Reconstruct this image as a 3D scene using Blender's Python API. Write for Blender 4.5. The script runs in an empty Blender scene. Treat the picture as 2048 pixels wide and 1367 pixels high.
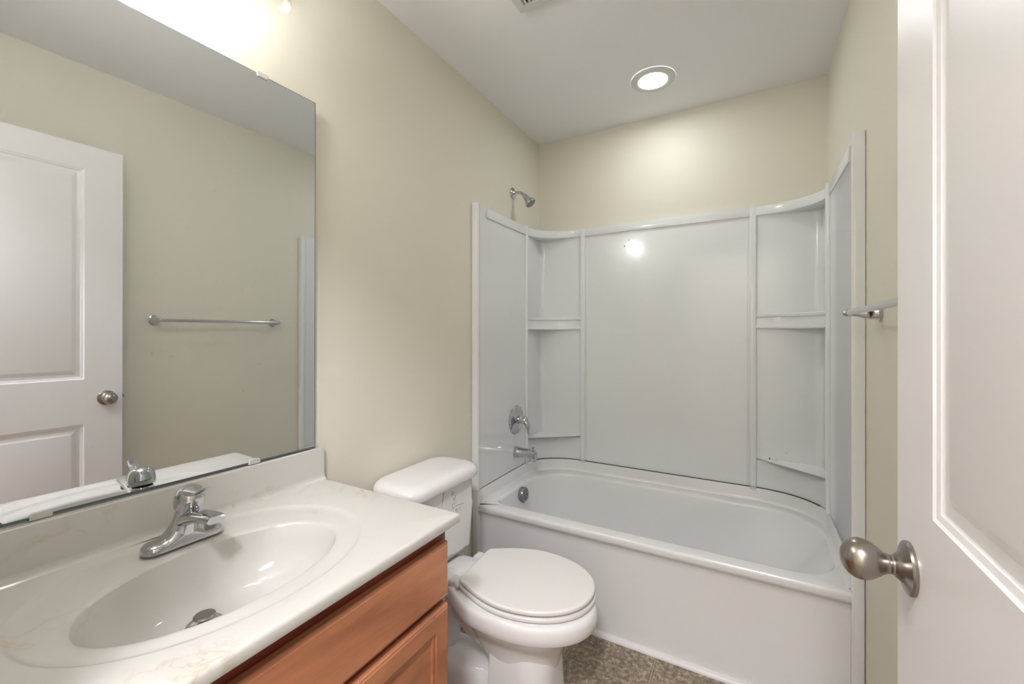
import bpy, bmesh, math, random
from mathutils import Vector, Matrix, noise

S = bpy.context.scene
COL = S.collection
PI = math.pi
random.seed(7)

# ---------------------------------------------------------------- camera
W, H = 1.4755, 2.44            # room width (x) and ceiling height; back wall y = 0, room towards -y
YF = -2.385                    # inner face of the front wall (doorway wall)
cam_d = bpy.data.cameras.new('camera')
cam = bpy.data.objects.new('camera', cam_d)
COL.objects.link(cam)
cam.location = (1.1624, -2.418, 1.2423)
cam.rotation_euler = (PI / 2, 0, math.radians(29.3918))
cam_d.sensor_width = 36
cam_d.lens = 843.04 / 2048 * 36
cam_d.shift_y = -15.56 / 2048
cam_d.clip_start = 0.01
S.camera = cam

# ---------------------------------------------------------------- world, exposure
wd = bpy.data.worlds.new('world')
S.world = wd
wd.use_nodes = True
wd.node_tree.nodes['Background'].inputs[0].default_value = (0.8, 0.85, 1.0, 1)
wd.node_tree.nodes['Background'].inputs[1].default_value = 0.3
S.view_settings.view_transform = 'Standard'
S.view_settings.look = 'None'
S.view_settings.gamma = 1
S.view_settings.use_curve_mapping = False
S.view_settings.exposure = 2.52
BULB = 28.0        # emission of the vanity bulbs
RECESS = 12.0      # recessed light over the tub
HALL_FILL = 33.0        # added fill light, unseen in the hall behind the camera

# ---------------------------------------------------------------- helpers
def nodes(m):
    return m.node_tree.nodes, m.node_tree.links

def mat(name, col, rough=0.5, metal=0.0, spec=0.5, coat=0.0, bump=0.0, bscale=200.0, bdist=0.001):
    m = bpy.data.materials.new(name)
    m.use_nodes = True
    N, L = nodes(m)
    b = N['Principled BSDF']
    b.inputs['Base Color'].default_value = (*col, 1)
    b.inputs['Roughness'].default_value = rough
    b.inputs['Metallic'].default_value = metal
    b.inputs['Specular IOR Level'].default_value = spec
    b.inputs['Coat Weight'].default_value = coat
    b.inputs['Coat Roughness'].default_value = 0.08
    if bump:
        tc = N.new('ShaderNodeTexCoord')
        t = N.new('ShaderNodeTexNoise')
        t.inputs['Scale'].default_value = bscale
        t.inputs['Detail'].default_value = 3
        bp = N.new('ShaderNodeBump')
        bp.inputs['Strength'].default_value = bump
        bp.inputs['Distance'].default_value = bdist
        L.new(tc.outputs['Object'], t.inputs['Vector'])
        L.new(t.outputs['Fac'], bp.inputs['Height'])
        L.new(bp.outputs['Normal'], b.inputs['Normal'])
    return m

def emit(name, col, st):
    m = bpy.data.materials.new(name)
    m.use_nodes = True
    N, L = nodes(m)
    N.remove(N['Principled BSDF'])
    e = N.new('ShaderNodeEmission')
    e.inputs[0].default_value = (*col, 1)
    e.inputs[1].default_value = st
    L.new(e.outputs[0], N['Material Output'].inputs[0])
    return m

class MB:
    """collects shapes into one mesh"""
    def __init__(s):
        s.v = []; s.f = []; s.mi = []
    def add(s, vs, fs, mi=0):
        o = len(s.v)
        s.v += [tuple(p) for p in vs]
        s.f += [tuple(i + o for i in f) for f in fs]
        s.mi += [mi] * len(fs)
        return s
    def box(s, lo, hi, bev=0.0, seg=2, mi=0, mtx=None):
        bm = bmesh.new()
        bmesh.ops.create_cube(bm, size=1)
        for v in bm.verts:
            v.co = Vector([lo[i] + (hi[i] - lo[i]) * (v.co[i] + 0.5) for i in range(3)])
        if bev:
            bmesh.ops.bevel(bm, geom=list(bm.edges), offset=bev, segments=seg, affect='EDGES', profile=0.5)
        if mtx: bm.transform(mtx)
        bm.normal_update()
        bm.verts.index_update()
        s.add([v.co.copy() for v in bm.verts], [[v.index for v in f.verts] for f in bm.faces], mi)
        bm.free()
        return s
    def loft(s, rings, cap0=False, cap1=False, closed=True, mi=0):
        n = len(rings[0]); vs = [p for r in rings for p in r]; fs = []
        m = n if closed else n - 1
        for k in range(len(rings) - 1):
            for i in range(m):
                j = (i + 1) % n
                fs.append((k * n + i, k * n + j, (k + 1) * n + j, (k + 1) * n + i))
        if cap0: fs.append(tuple(reversed(range(n))))
        if cap1: fs.append(tuple((len(rings) - 1) * n + i for i in range(n)))
        return s.add(vs, fs, mi)
    def lathe(s, prof, origin=(0, 0, 0), axis=(0, 0, 1), n=40, mi=0, cap=True, sx=1.0, sy=1.0):
        """prof: list of (r, h) along axis; sx, sy squash the section"""
        q = Vector((0, 0, 1)).rotation_difference(Vector(axis).normalized()).to_matrix()
        O = Vector(origin); rings = []
        for r, h in prof:
            rings.append([O + q @ Vector((sx * r * math.cos(2 * PI * i / n), sy * r * math.sin(2 * PI * i / n), h)) for i in range(n)])
        return s.loft(rings, cap, cap, mi=mi)
    def tube(s, path, rad, n=20, mi=0, sq=None):
        """path of points, radius number or list; sq = (up vector, width factor)"""
        P = [Vector(p) for p in path]
        if not isinstance(rad, (list, tuple)): rad = [rad] * len(P)
        rings = []; ref = None
        for i, p in enumerate(P):
            t = (P[min(i + 1, len(P) - 1)] - P[max(i - 1, 0)]).normalized()
            if ref is None:
                ref = Vector((0, 0, 1)) if abs(t.z) < 0.9 else Vector((1, 0, 0))
                if sq: ref = Vector(sq[0])
            a = (ref - t * ref.dot(t)).normalized(); ref = a
            b = t.cross(a)
            wa = 1.0; wb = sq[1] if sq else 1.0
            if sq and isinstance(wb, (list, tuple)): wb = wb[i]
            rings.append([p + a * rad[i] * wa * math.cos(2 * PI * k / n) + b * rad[i] * wb * math.sin(2 * PI * k / n) for k in range(n)])
        return s.loft(rings, True, True, mi=mi)
    def prism(s, poly, z0, z1, mi=0):
        n = len(poly)
        vs = [(x, y, z0) for x, y in poly] + [(x, y, z1) for x, y in poly]
        fs = [tuple(reversed(range(n))), tuple(range(n, 2 * n))] + [(i, (i + 1) % n, n + (i + 1) % n, n + i) for i in range(n)]
        return s.add(vs, fs, mi)
    def build(s, name, mats, parent=None, smooth=35, subsurf=0, fix=True):
        me = bpy.data.meshes.new(name)
        me.from_pydata(s.v, [], s.f)
        if not isinstance(mats, (list, tuple)): mats = [mats]
        for m in mats: me.materials.append(m)
        for p, k in zip(me.polygons, s.mi): p.material_index = k
        if fix:
            bm = bmesh.new(); bm.from_mesh(me)
            bmesh.ops.remove_doubles(bm, verts=bm.verts, dist=1e-6)
            bmesh.ops.recalc_face_normals(bm, faces=bm.faces)
            bm.to_mesh(me); bm.free()
        me.update()
        if smooth:
            me.polygons.foreach_set('use_smooth', [True] * len(me.polygons))
            me.set_sharp_from_angle(angle=math.radians(smooth))
        o = bpy.data.objects.new(name, me)
        COL.objects.link(o)
        if subsurf:
            sm = o.modifiers.new('sub', 'SUBSURF'); sm.levels = subsurf; sm.render_levels = subsurf
        if parent:
            o.parent = parent
            o.matrix_parent_inverse = world_inv(parent)
        return o

def world_inv(p):
    m = Matrix.Translation(-Vector(p.location)) if p.type == 'EMPTY' else Matrix.Identity(4)
    if p.parent and p.type != 'EMPTY': m = Matrix.Identity(4)
    return m

def thing(name, label, cat, loc, group=None):
    o = bpy.data.objects.new(name, None)
    o.empty_display_size = 0.05
    COL.objects.link(o)
    o.location = loc
    o['label'] = label; o['category'] = cat
    if group: o['group'] = group
    return o

def struct(o):
    o['kind'] = 'structure'
    return o

# ---------------------------------------------------------------- materials
M = {}
M['wall'] = mat('wall_paint', (0.79, 0.76, 0.655), 0.55, spec=0.3, bump=0.25, bscale=130, bdist=0.0006)
M['ceiling'] = mat('ceiling_paint', (0.90, 0.90, 0.90), 0.8, spec=0.2, bump=0.2, bscale=110, bdist=0.0006)
M['white_paint'] = mat('white_paint', (0.82, 0.80, 0.80), 0.35, spec=0.4, bump=0.06, bscale=350, bdist=0.0003)
M['acrylic'] = mat('white_acrylic', (0.84, 0.855, 0.865), 0.13, spec=0.5, bump=0.04, bscale=25, bdist=0.001)
M['tub'] = mat('tub_acrylic', (0.82, 0.815, 0.815), 0.2, spec=0.5)
M['porcelain'] = mat('porcelain', (0.83, 0.815, 0.815), 0.09, spec=0.55)
M['seat'] = mat('seat_plastic', (0.80, 0.775, 0.755), 0.22, spec=0.5)
M['chrome'] = mat('chrome', (0.56, 0.57, 0.59), 0.05, 1.0)
M['dull_chrome'] = mat('dull_chrome', (0.34, 0.35, 0.37), 0.22, 1.0)
M['nickel'] = mat('brushed_nickel', (0.36, 0.33, 0.30), 0.27, 1.0)
M['dark'] = mat('dark_hole', (0.012, 0.011, 0.012), 0.5)
M['slot'] = mat('slot_dark', (0.06, 0.06, 0.065), 0.5)
M['nozzle'] = mat('nozzle_rubber', (0.13, 0.10, 0.09), 0.6)
M['mirror'] = mat('mirror_silver', (0.80, 0.825, 0.85), 0.015, 1.0)
def smudge(m):
    N, L = nodes(m); b = N['Principled BSDF']; out = N['Material Output']
    tc = N.new('ShaderNodeTexCoord')
    n1 = N.new('ShaderNodeTexNoise'); n1.inputs['Scale'].default_value = 70; n1.inputs['Detail'].default_value = 4
    n2 = N.new('ShaderNodeTexNoise'); n2.inputs['Scale'].default_value = 3.5
    r1 = N.new('ShaderNodeValToRGB'); r1.color_ramp.elements[0].position = 0.68; r1.color_ramp.elements[1].position = 0.76
    r2 = N.new('ShaderNodeValToRGB'); r2.color_ramp.elements[0].position = 0.52; r2.color_ramp.elements[1].position = 0.66
    mu = N.new('ShaderNodeMath'); mu.operation = 'MULTIPLY'
    m2 = N.new('ShaderNodeMath'); m2.operation = 'MULTIPLY_ADD'; m2.inputs[1].default_value = 0.30; m2.inputs[2].default_value = 0.012
    d = N.new('ShaderNodeBsdfDiffuse'); d.inputs[0].default_value = (0.8, 0.8, 0.82, 1)
    mx = N.new('ShaderNodeMixShader')
    L.new(tc.outputs['Object'], n1.inputs['Vector']); L.new(tc.outputs['Object'], n2.inputs['Vector'])
    L.new(n1.outputs['Fac'], r1.inputs[0]); L.new(n2.outputs['Fac'], r2.inputs[0])
    L.new(r1.outputs[0], mu.inputs[0]); L.new(r2.outputs[0], mu.inputs[1]); L.new(mu.outputs[0], m2.inputs[0])
    L.new(m2.outputs[0], mx.inputs[0]); L.new(b.outputs[0], mx.inputs[1]); L.new(d.outputs[0], mx.inputs[2])
    L.new(mx.outputs[0], out.inputs[0])
smudge(M['mirror'])
M['mirror_edge'] = mat('mirror_edge_glass', (0.07, 0.12, 0.13), 0.2, spec=0.8)
M['clip'] = mat('clip_plastic', (0.62, 0.60, 0.60), 0.25)
M['caulk'] = mat('mildewed_caulk', (0.07, 0.065, 0.055), 0.8)
M['white_caulk'] = mat('white_caulk', (0.66, 0.64, 0.60), 0.6)
M['red'] = mat('red_dot', (0.6, 0.02, 0.01), 0.4)
M['blue'] = mat('blue_dot', (0.01, 0.03, 0.35), 0.4)
M['ink'] = mat('black_ink', (0.03, 0.03, 0.03), 0.7)
M['speck'] = mat('olive_speck', (0.25, 0.2, 0.05), 0.7)
M['white_plastic'] = mat('white_plastic', (0.70, 0.70, 0.67), 0.4)
M['lens'] = emit('light_lens', (0.94, 0.98, 1.0), RECESS)
M['bulb'] = emit('lit_bulb', (1.0, 0.965, 0.96), BULB)
M['hall_fill_glow'] = emit('hall_fill_glow', (0.94, 0.935, 1.0), HALL_FILL)  # glow of the added fill light in the hall
M['bulb_off'] = mat('unlit_bulb', (0.8, 0.8, 0.78), 0.2)
M['hall_floor'] = mat('hall_carpet', (0.35, 0.30, 0.25), 0.9, bump=0.4, bscale=400)

# paper with soft creases
M['paper'] = mat('creased_paper', (0.78, 0.78, 0.76), 0.8, bump=0.5, bscale=45, bdist=0.003)

# thin clear glass: transparent with a fresnel gloss
def clear_glass():
    m = bpy.data.materials.new('clear_glass'); m.use_nodes = True
    N, L = nodes(m); N.remove(N['Principled BSDF'])
    t = N.new('ShaderNodeBsdfTransparent'); t.inputs[0].default_value = (0.96, 0.97, 0.96, 1)
    g = N.new('ShaderNodeBsdfGlossy'); g.inputs['Roughness'].default_value = 0.03
    lw = N.new('ShaderNodeLayerWeight'); lw.inputs[0].default_value = 0.35
    mu = N.new('ShaderNodeMath'); mu.operation = 'MULTIPLY'; mu.inputs[1].default_value = 0.55
    mx = N.new('ShaderNodeMixShader')
    L.new(lw.outputs['Facing'], mu.inputs[0]); L.new(mu.outputs[0], mx.inputs[0]); L.new(t.outputs[0], mx.inputs[1]); L.new(g.outputs[0], mx.inputs[2])
    L.new(mx.outputs[0], N['Material Output'].inputs[0])
    return m
M['glass'] = clear_glass()

def wood(name, c1, c2, rough=0.28, stretch=(7, 1.6, 7)):
    m = mat(name, c1, rough, spec=0.5, coat=0.3)
    N, L = nodes(m); b = N['Principled BSDF']
    tc = N.new('ShaderNodeTexCoord'); mp = N.new('ShaderNodeMapping')
    mp.inputs['Scale'].default_value = stretch
    n1 = N.new('ShaderNodeTexNoise'); n1.inputs['Scale'].default_value = 1.5; n1.inputs['Detail'].default_value = 4; n1.inputs['Distortion'].default_value = 0.6
    n2 = N.new('ShaderNodeTexNoise'); n2.inputs['Scale'].default_value = 40; n2.inputs['Detail'].default_value = 3
    mp2 = N.new('ShaderNodeMapping'); mp2.inputs['Scale'].default_value = (6, 0.5, 6)
    r = N.new('ShaderNodeValToRGB')
    r.color_ramp.elements[0].position = 0.32; r.color_ramp.elements[0].color = (*c2, 1)
    r.color_ramp.elements[1].position = 0.68; r.color_ramp.elements[1].color = (*c1, 1)
    mx = N.new('ShaderNodeMix'); mx.data_type = 'RGBA'; mx.blend_type = 'MULTIPLY'; mx.inputs[0].default_value = 0.35
    L.new(tc.outputs['Object'], mp.inputs[0]); L.new(mp.outputs[0], n1.inputs['Vector'])
    L.new(tc.outputs['Object'], mp2.inputs[0]); L.new(mp2.outputs[0], n2.inputs['Vector'])
    L.new(n1.outputs['Fac'], r.inputs[0]); L.new(r.outputs[0], mx.inputs[6]); L.new(n2.outputs['Color'], mx.inputs[7])
    L.new(mx.outputs[2], b.inputs['Base Color'])
    return m
M['wood'] = wood('cherry_wood', (0.76, 0.33, 0.165), (0.42, 0.155, 0.08))
M['wood_frame'] = wood('dark_cherry_frame', (0.28, 0.055, 0.03), (0.15, 0.025, 0.015))

def marble():
    m = mat('cultured_marble', (0.80, 0.765, 0.68), 0.10, spec=0.35)
    N, L = nodes(m); b = N['Principled BSDF']
    tc = N.new('ShaderNodeTexCoord')
    w = N.new('ShaderNodeTexNoise'); w.inputs['Scale'].default_value = 3.0; w.inputs['Detail'].default_value = 5
    add = N.new('ShaderNodeMix'); add.data_type = 'RGBA'; add.blend_type = 'LINEAR_LIGHT'; add.inputs[0].default_value = 0.22
    n = N.new('ShaderNodeTexNoise'); n.inputs['Scale'].default_value = 6.5; n.inputs['Detail'].default_value = 7; n.inputs['Roughness'].default_value = 0.55
    r = N.new('ShaderNodeValToRGB'); e = r.color_ramp.elements
    base = (0.61, 0.59, 0.555, 1)
    e[0].position = 0.0; e[0].color = base
    e[1].position = 1.0; e[1].color = base
    for pos, c in ((0.46, base), (0.49, (0.565, 0.53, 0.455, 1)), (0.50, (0.49, 0.425, 0.32, 1)), (0.51, (0.575, 0.54, 0.465, 1)), (0.55, base)):
        q = e.new(pos); q.color = c
    n3 = N.new('ShaderNodeTexNoise'); n3.inputs['Scale'].default_value = 4.2
    r3 = N.new('ShaderNodeValToRGB'); r3.color_ramp.elements[0].position = 0.53; r3.color_ramp.elements[1].position = 0.68
    mx = N.new('ShaderNodeMix'); mx.data_type = 'RGBA'; mx.inputs[6].default_value = base
    L.new(tc.outputs['Object'], w.inputs['Vector']); L.new(tc.outputs['Object'], add.inputs[6]); L.new(w.outputs['Color'], add.inputs[7])
    L.new(add.outputs[2], n.inputs['Vector']); L.new(n.outputs['Fac'], r.inputs[0])
    L.new(tc.outputs['Object'], n3.inputs['Vector']); L.new(n3.outputs['Fac'], r3.inputs[0])
    L.new(r3.outputs[0], mx.inputs[0]); L.new(r.outputs[0], mx.inputs[7])
    L.new(mx.outputs[2], b.inputs['Base Color'])
    return m
M['marble'] = marble()

def vinyl():
    m = mat('vinyl_tile', (0.2, 0.16, 0.12), 0.4)
    N, L = nodes(m); b = N['Principled BSDF']
    tc = N.new('ShaderNodeTexCoord')
    n = N.new('ShaderNodeTexNoise'); n.inputs['Scale'].default_value = 60; n.inputs['Detail'].default_value = 8; n.inputs['Roughness'].default_value = 0.7
    n2 = N.new('ShaderNodeTexNoise'); n2.inputs['Scale'].default_value = 9; n2.inputs['Detail'].default_value = 3
    r = N.new('ShaderNodeValToRGB'); e = r.color_ramp.elements
    e[0].position = 0.33; e[0].color = (0.11, 0.078, 0.053, 1)
    e[1].position = 0.68; e[1].color = (0.60, 0.52, 0.40, 1)
    q = e.new(0.5); q.color = (0.28, 0.215, 0.155, 1)
    mx = N.new('ShaderNodeMix'); mx.data_type = 'RGBA'; mx.blend_type = 'OVERLAY'; mx.inputs[0].default_value = 0.5
    br = N.new('ShaderNodeTexBrick'); br.offset = 0.0
    br.inputs['Scale'].default_value = 1.0
    br.inputs['Mortar Size'].default_value = 0.0052
    br.inputs['Mortar Smooth'].default_value = 1.0
    br.inputs['Brick Width'].default_value = 0.305; br.inputs['Row Height'].default_value = 0.305
    br.inputs['Color1'].default_value = (0, 0, 0, 1); br.inputs['Color2'].default_value = (0, 0, 0, 1); br.inputs['Mortar'].default_value = (1, 1, 1, 1)
    mp = N.new('ShaderNodeMapping'); mp.inputs['Location'].default_value = (-0.850 + 0.305 * 3, 1.035, 0)
    mx2 = N.new('ShaderNodeMix'); mx2.data_type = 'RGBA'; mx2.inputs[7].default_value = (0.25, 0.20, 0.125, 1)
    L.new(tc.outputs['Object'], n.inputs['Vector']); L.new(tc.outputs['Object'], n2.inputs['Vector'])
    L.new(tc.outputs['Object'], mp.inputs[0]); L.new(mp.outputs[0], br.inputs['Vector'])
    L.new(n.outputs['Fac'], r.inputs[0]); L.new(r.outputs[0], mx.inputs[6]); L.new(n2.outputs['Fac'], mx.inputs[7])
    rm = N.new('ShaderNodeValToRGB'); rm.color_ramp.interpolation = 'CONSTANT'
    rm.color_ramp.elements[0].color = (0, 0, 0, 1); rm.color_ramp.elements[1].position = 0.08; rm.color_ramp.elements[1].color = (1, 1, 1, 1)
    rc_ = N.new('ShaderNodeValToRGB'); rc_.color_ramp.elements[0].position = 0.30; rc_.color_ramp.elements[0].color = (0.05, 0.035, 0.025, 1)
    rc_.color_ramp.elements[1].position = 0.50; rc_.color_ramp.elements[1].color = (0.42, 0.33, 0.21, 1)
    L.new(br.outputs['Fac'], rm.inputs[0]); L.new(br.outputs['Fac'], rc_.inputs[0]); L.new(rc_.outputs[0], mx2.inputs[7])
    L.new(mx.outputs[2], mx2.inputs[6]); L.new(rm.outputs[0], mx2.inputs[0]); L.new(mx2.outputs[2], b.inputs['Base Color'])
    return m
M['vinyl'] = vinyl()

# ---------------------------------------------------------------- room shell
T = 0.12
DX0, DX1, DZ = 0.60, 1.345, 2.06        # doorway in the front wall
struct(MB().box((-T, YF - T, -0.05), (W + T, T, 0)).build('floor', M['vinyl'], smooth=0))
struct(MB().box((-T, YF - T, H), (W + T, T, H + 0.05)).build('ceiling', M['ceiling'], smooth=0))
struct(MB().box((-T, YF - T, 0), (0, T, H)).build('wall_left', M['wall'], smooth=0))
struct(MB().box((W, YF - T, 0), (W + T, T, H)).build('wall_right', M['wall'], smooth=0))
struct(MB().box((0, 0, 0), (W, T, H)).build('wall_back', M['wall'], smooth=0))
b = MB()
b.box((0, YF - T, 0), (DX0, YF, H)); b.box((DX1, YF - T, 0), (W, YF, H)); b.box((DX0, YF - T, DZ), (DX1, YF, H))
struct(b.build('wall_front', M['wall'], smooth=0))
# hall behind the doorway
struct(MB().box((-1.2, -3.75, -0.05), (2.7, YF - T, -0.001)).build('floor_hall', M['hall_floor'], smooth=0))
struct(MB().box((-1.2, -3.75, H), (2.7, YF - T, H + 0.05)).build('ceiling_hall', M['ceiling'], smooth=0))
b = MB()
b.box((-1.2, -3.87, 0), (2.7, -3.75, H)); b.box((-1.32, -3.87, 0), (-1.2, YF - T, H)); b.box((2.7, -3.87, 0), (2.82, YF - T, H))
b.box((-1.2, YF - T, 0), (-T, YF - T + 0.1, H)); b.box((W + T, YF - T, 0), (2.7, YF - T + 0.1, H))
struct(b.build('wall_hall', M['wall'], smooth=0))
# baseboards and tub base trim
struct(MB().box((W - 0.012, YF + 0.002, 0.0), (W - 0.0005, -0.755, 0.085), 0.003).build('baseboard_right', M['white_paint']))
struct(MB().box((0.0005, -1.575, 0.0), (0.012, -0.755, 0.085), 0.003).build('baseboard_left', M['white_paint']))
b = MB()
prof = [(-0.7195, 0.0005)] + [(-0.7215 - 0.017 * math.cos(a), 0.0005 + 0.017 * math.sin(a)) for a in [i * PI / 2 / 8 for i in range(9)]] + [(-0.7195, 0.0175)]
b.loft([[(x, y, z) for y, z in prof] for x in (0.035, W - 0.035)], True, True)
struct(b.build('trim_1', M['white_paint']))
# door casing (both faces of the doorway) and jamb
b = MB()
for y0, y1 in ((YF, YF + 0.0) , (YF - T - 0.014, YF - T)):
    if y1 - y0 < 1e-6: continue
    b.box((DX0 - 0.055, y0, 0), (DX0 + 0.002, y1, DZ + 0.055), 0.003)
    b.box((DX1 - 0.002, y0, 0), (DX1 + 0.055, y1, DZ + 0.055), 0.003)
    b.box((DX0 - 0.055, y0, DZ - 0.002), (DX1 + 0.055, y1, DZ + 0.055), 0.003)
struct(b.build('trim_2', M['white_paint']))

# ---------------------------------------------------------------- door (open, parallel to the right wall)
XD, DTH = 1.336, 0.035
YE, YH, ZB, ZT = -1.670, -2.3825, 0.012, 2.040
def rect(y0, y1, z0, z1, x): return [(x, y0, z0), (x, y1, z0), (x, y1, z1), (x, y0, z1)]
def door_face(b, x, sgn):
    """raised-panel face at x; sgn = direction into the leaf"""
    pans = [(YH + 0.118, YE - 0.124, 1.040, 1.938), (YH + 0.118, YE - 0.124, 0.215, 0.848)]
    ys = [YH, pans[0][0], pans[0][1], YE]; zs = [ZB, 0.215, 0.848, 1.040, 1.938, ZT]
    for i in range(3):
        for k in range(5):
            if i == 1 and k in (1, 3): continue
            b.add(rect(ys[i], ys[i + 1], zs[k], zs[k + 1], x), [(0, 1, 2, 3)])
    for (y0, y1, z0, z1) in pans:
        st = [(0, 0), (0.0035, 0.0021), (0.010, 0.0036), (0.012, 0.0070), (0.021, 0.0088), (0.0235, 0.0088), (0.038, 0.0018), (0.041, 0.0012)]
        rs = [rect(y0 + o, y1 - o, z0 + o, z1 - o, x + sgn * d) for o, d in st]
        b.loft(rs, False, True)
b = MB()
door_face(b, XD, 1); door_face(b, XD + DTH, -1)
E = [(YH, ZB), (YE, ZB), (YE, ZT), (YH, ZT)]
b.loft([[(XD, y, z) for y, z in E], [(XD + DTH, y, z) for y, z in E]])
door = struct(b.build('door_1', M['white_paint'], smooth=14))
# knob on both faces (the room side one is the visible one)
YK, ZK = -1.7235, 0.9535
def knob(x, d):
    k = MB()
    # egg-shaped grip on a necked shank
    prof = [(0.0115, 0.011), (0.0115, 0.0185), (0.0105, 0.0195), (0.0118, 0.0210), (0.0120, 0.0230), (0.0135, 0.0265), (0.0180, 0.0320), (0.0222, 0.0385),
            (0.0245, 0.0450), (0.0250, 0.0505), (0.0237, 0.0565), (0.0205, 0.0620), (0.0155, 0.0662), (0.0090, 0.0692), (0.003, 0.0702)]
    k.lathe(prof, (x, YK, ZK), (d, 0, 0), n=48)
    o = k.build('door_knob', M['nickel'], door)
    r = MB()
    r.lathe([(0.0315, 0.0), (0.0320, 0.003), (0.0305, 0.0055), (0.026, 0.0075), (0.019, 0.0095), (0.0155, 0.013), (0.013, 0.016), (0.0115, 0.0165)], (x, YK, ZK), (d, 0, 0), n=48)
    r.build('knob_rose', M['nickel'], o)
    h = MB()
    h.lathe([(0.0028, 0.0), (0.0028, 0.0098)], (x, YK + 0.006 * 0 + 0.012, ZK - 0.0145), (d, 0, 0), n=16)
    h.build('release_hole', M['dark'], o)
    return o
knob(XD, -1); knob(XD + DTH, 1)
b = MB(); b.box((XD + 0.006, YE - 0.001, ZK - 0.028), (XD + 0.029, YE + 0.0012, ZK + 0.028), 0.0004)
b.box((XD + 0.011, YE, ZK - 0.008), (XD + 0.024, YE + 0.010, ZK + 0.008), 0.001)
b.build('latch', M['dull_chrome'], door)
for z in (0.2, 1.05, 1.85):
    b = MB(); b.lathe([(0.006, 0), (0.006, 0.09)], (XD - 0.004, YH - 0.0005, z), (0, 0, 1), n=16)
    b.build('hinge', M['nickel'], door)

# ---------------------------------------------------------------- tub surround
def arc(cx, cy, r, a0, a1, n):
    return [(cx + r * math.cos(math.radians(a0 + (a1 - a0) * i / n)), cy + r * math.sin(math.radians(a0 + (a1 - a0) * i / n))) for i in range(n + 1)]
ZS0, ZS1 = 0.492, 1.868
XI, YI = 0.020, -0.020       # panel planes
AL, AR = 0.285, 1.190        # where the corner curves meet the back panel
RY = 0.225                   # where they meet the side panels (y = -RY)
sur = thing('tub_surround', 'glossy white moulded three-wall tub surround with corner shelves above the bathtub', 'tub surround', (W / 2, -0.3, ZS0))
def side_panel(name, side):
    fx = (lambda x: x) if side < 0 else (lambda x: W - x)
    b = MB()
    # plan outline of the panel with the rounded front post
    pl = [(0.0015, -0.750), (0.026, -0.750), (0.031, -0.7485), (0.0335, -0.744), (0.0335, -0.733), (0.030, -0.724), (0.024, -0.718), (XI, -0.708), (XI, -RY + 0.004), (0.0015, -RY + 0.004)]
    b.prism([(fx(x), y) for x, y in pl], ZS0, ZS1 + 0.004)
    # raised band along the top edge
    bd = 0.008 if side < 0 else 0.0045
    b.box((min(fx(XI - 0.002), fx(XI + bd)), -0.649 if side < 0 else -0.625, 1.822), (max(fx(XI - 0.002), fx(XI + bd)), -RY, ZS1), 0.0015)
    # vertical ridge beside the corner
    b.lathe([(0.011, ZS0), (0.011, ZS1 + 0.006), (0.006, ZS1 + 0.010)], (fx(XI + 0.004), -RY, 0), n=24)
    return b.build(name, M['acrylic'], sur)
side_panel('left_panel', -1); side_panel('right_panel', 1)
b = MB()
b.box((AL, YI, ZS0), (AR, -0.0015, ZS1))
b.box((AL + 0.02, YI - 0.008, 1.824), (AR - 0.02, YI + 0.002, ZS1), 0.0015)
for x in (AL + 0.012, AR - 0.012):
    b.box((x - 0.015, YI - 0.010, ZS0), (x + 0.015, YI + 0.002, ZS1 + 0.002), 0.006, 4)
for dx in (0.036, ):
    for x in (AL + dx, AR - dx):
        b.box((x - 0.002, YI - 0.002, ZS0), (x + 0.002, YI + 0.001, 1.826), 0.001)
b.build('back_panel', M['acrylic'], sur)
NA = 28
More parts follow.
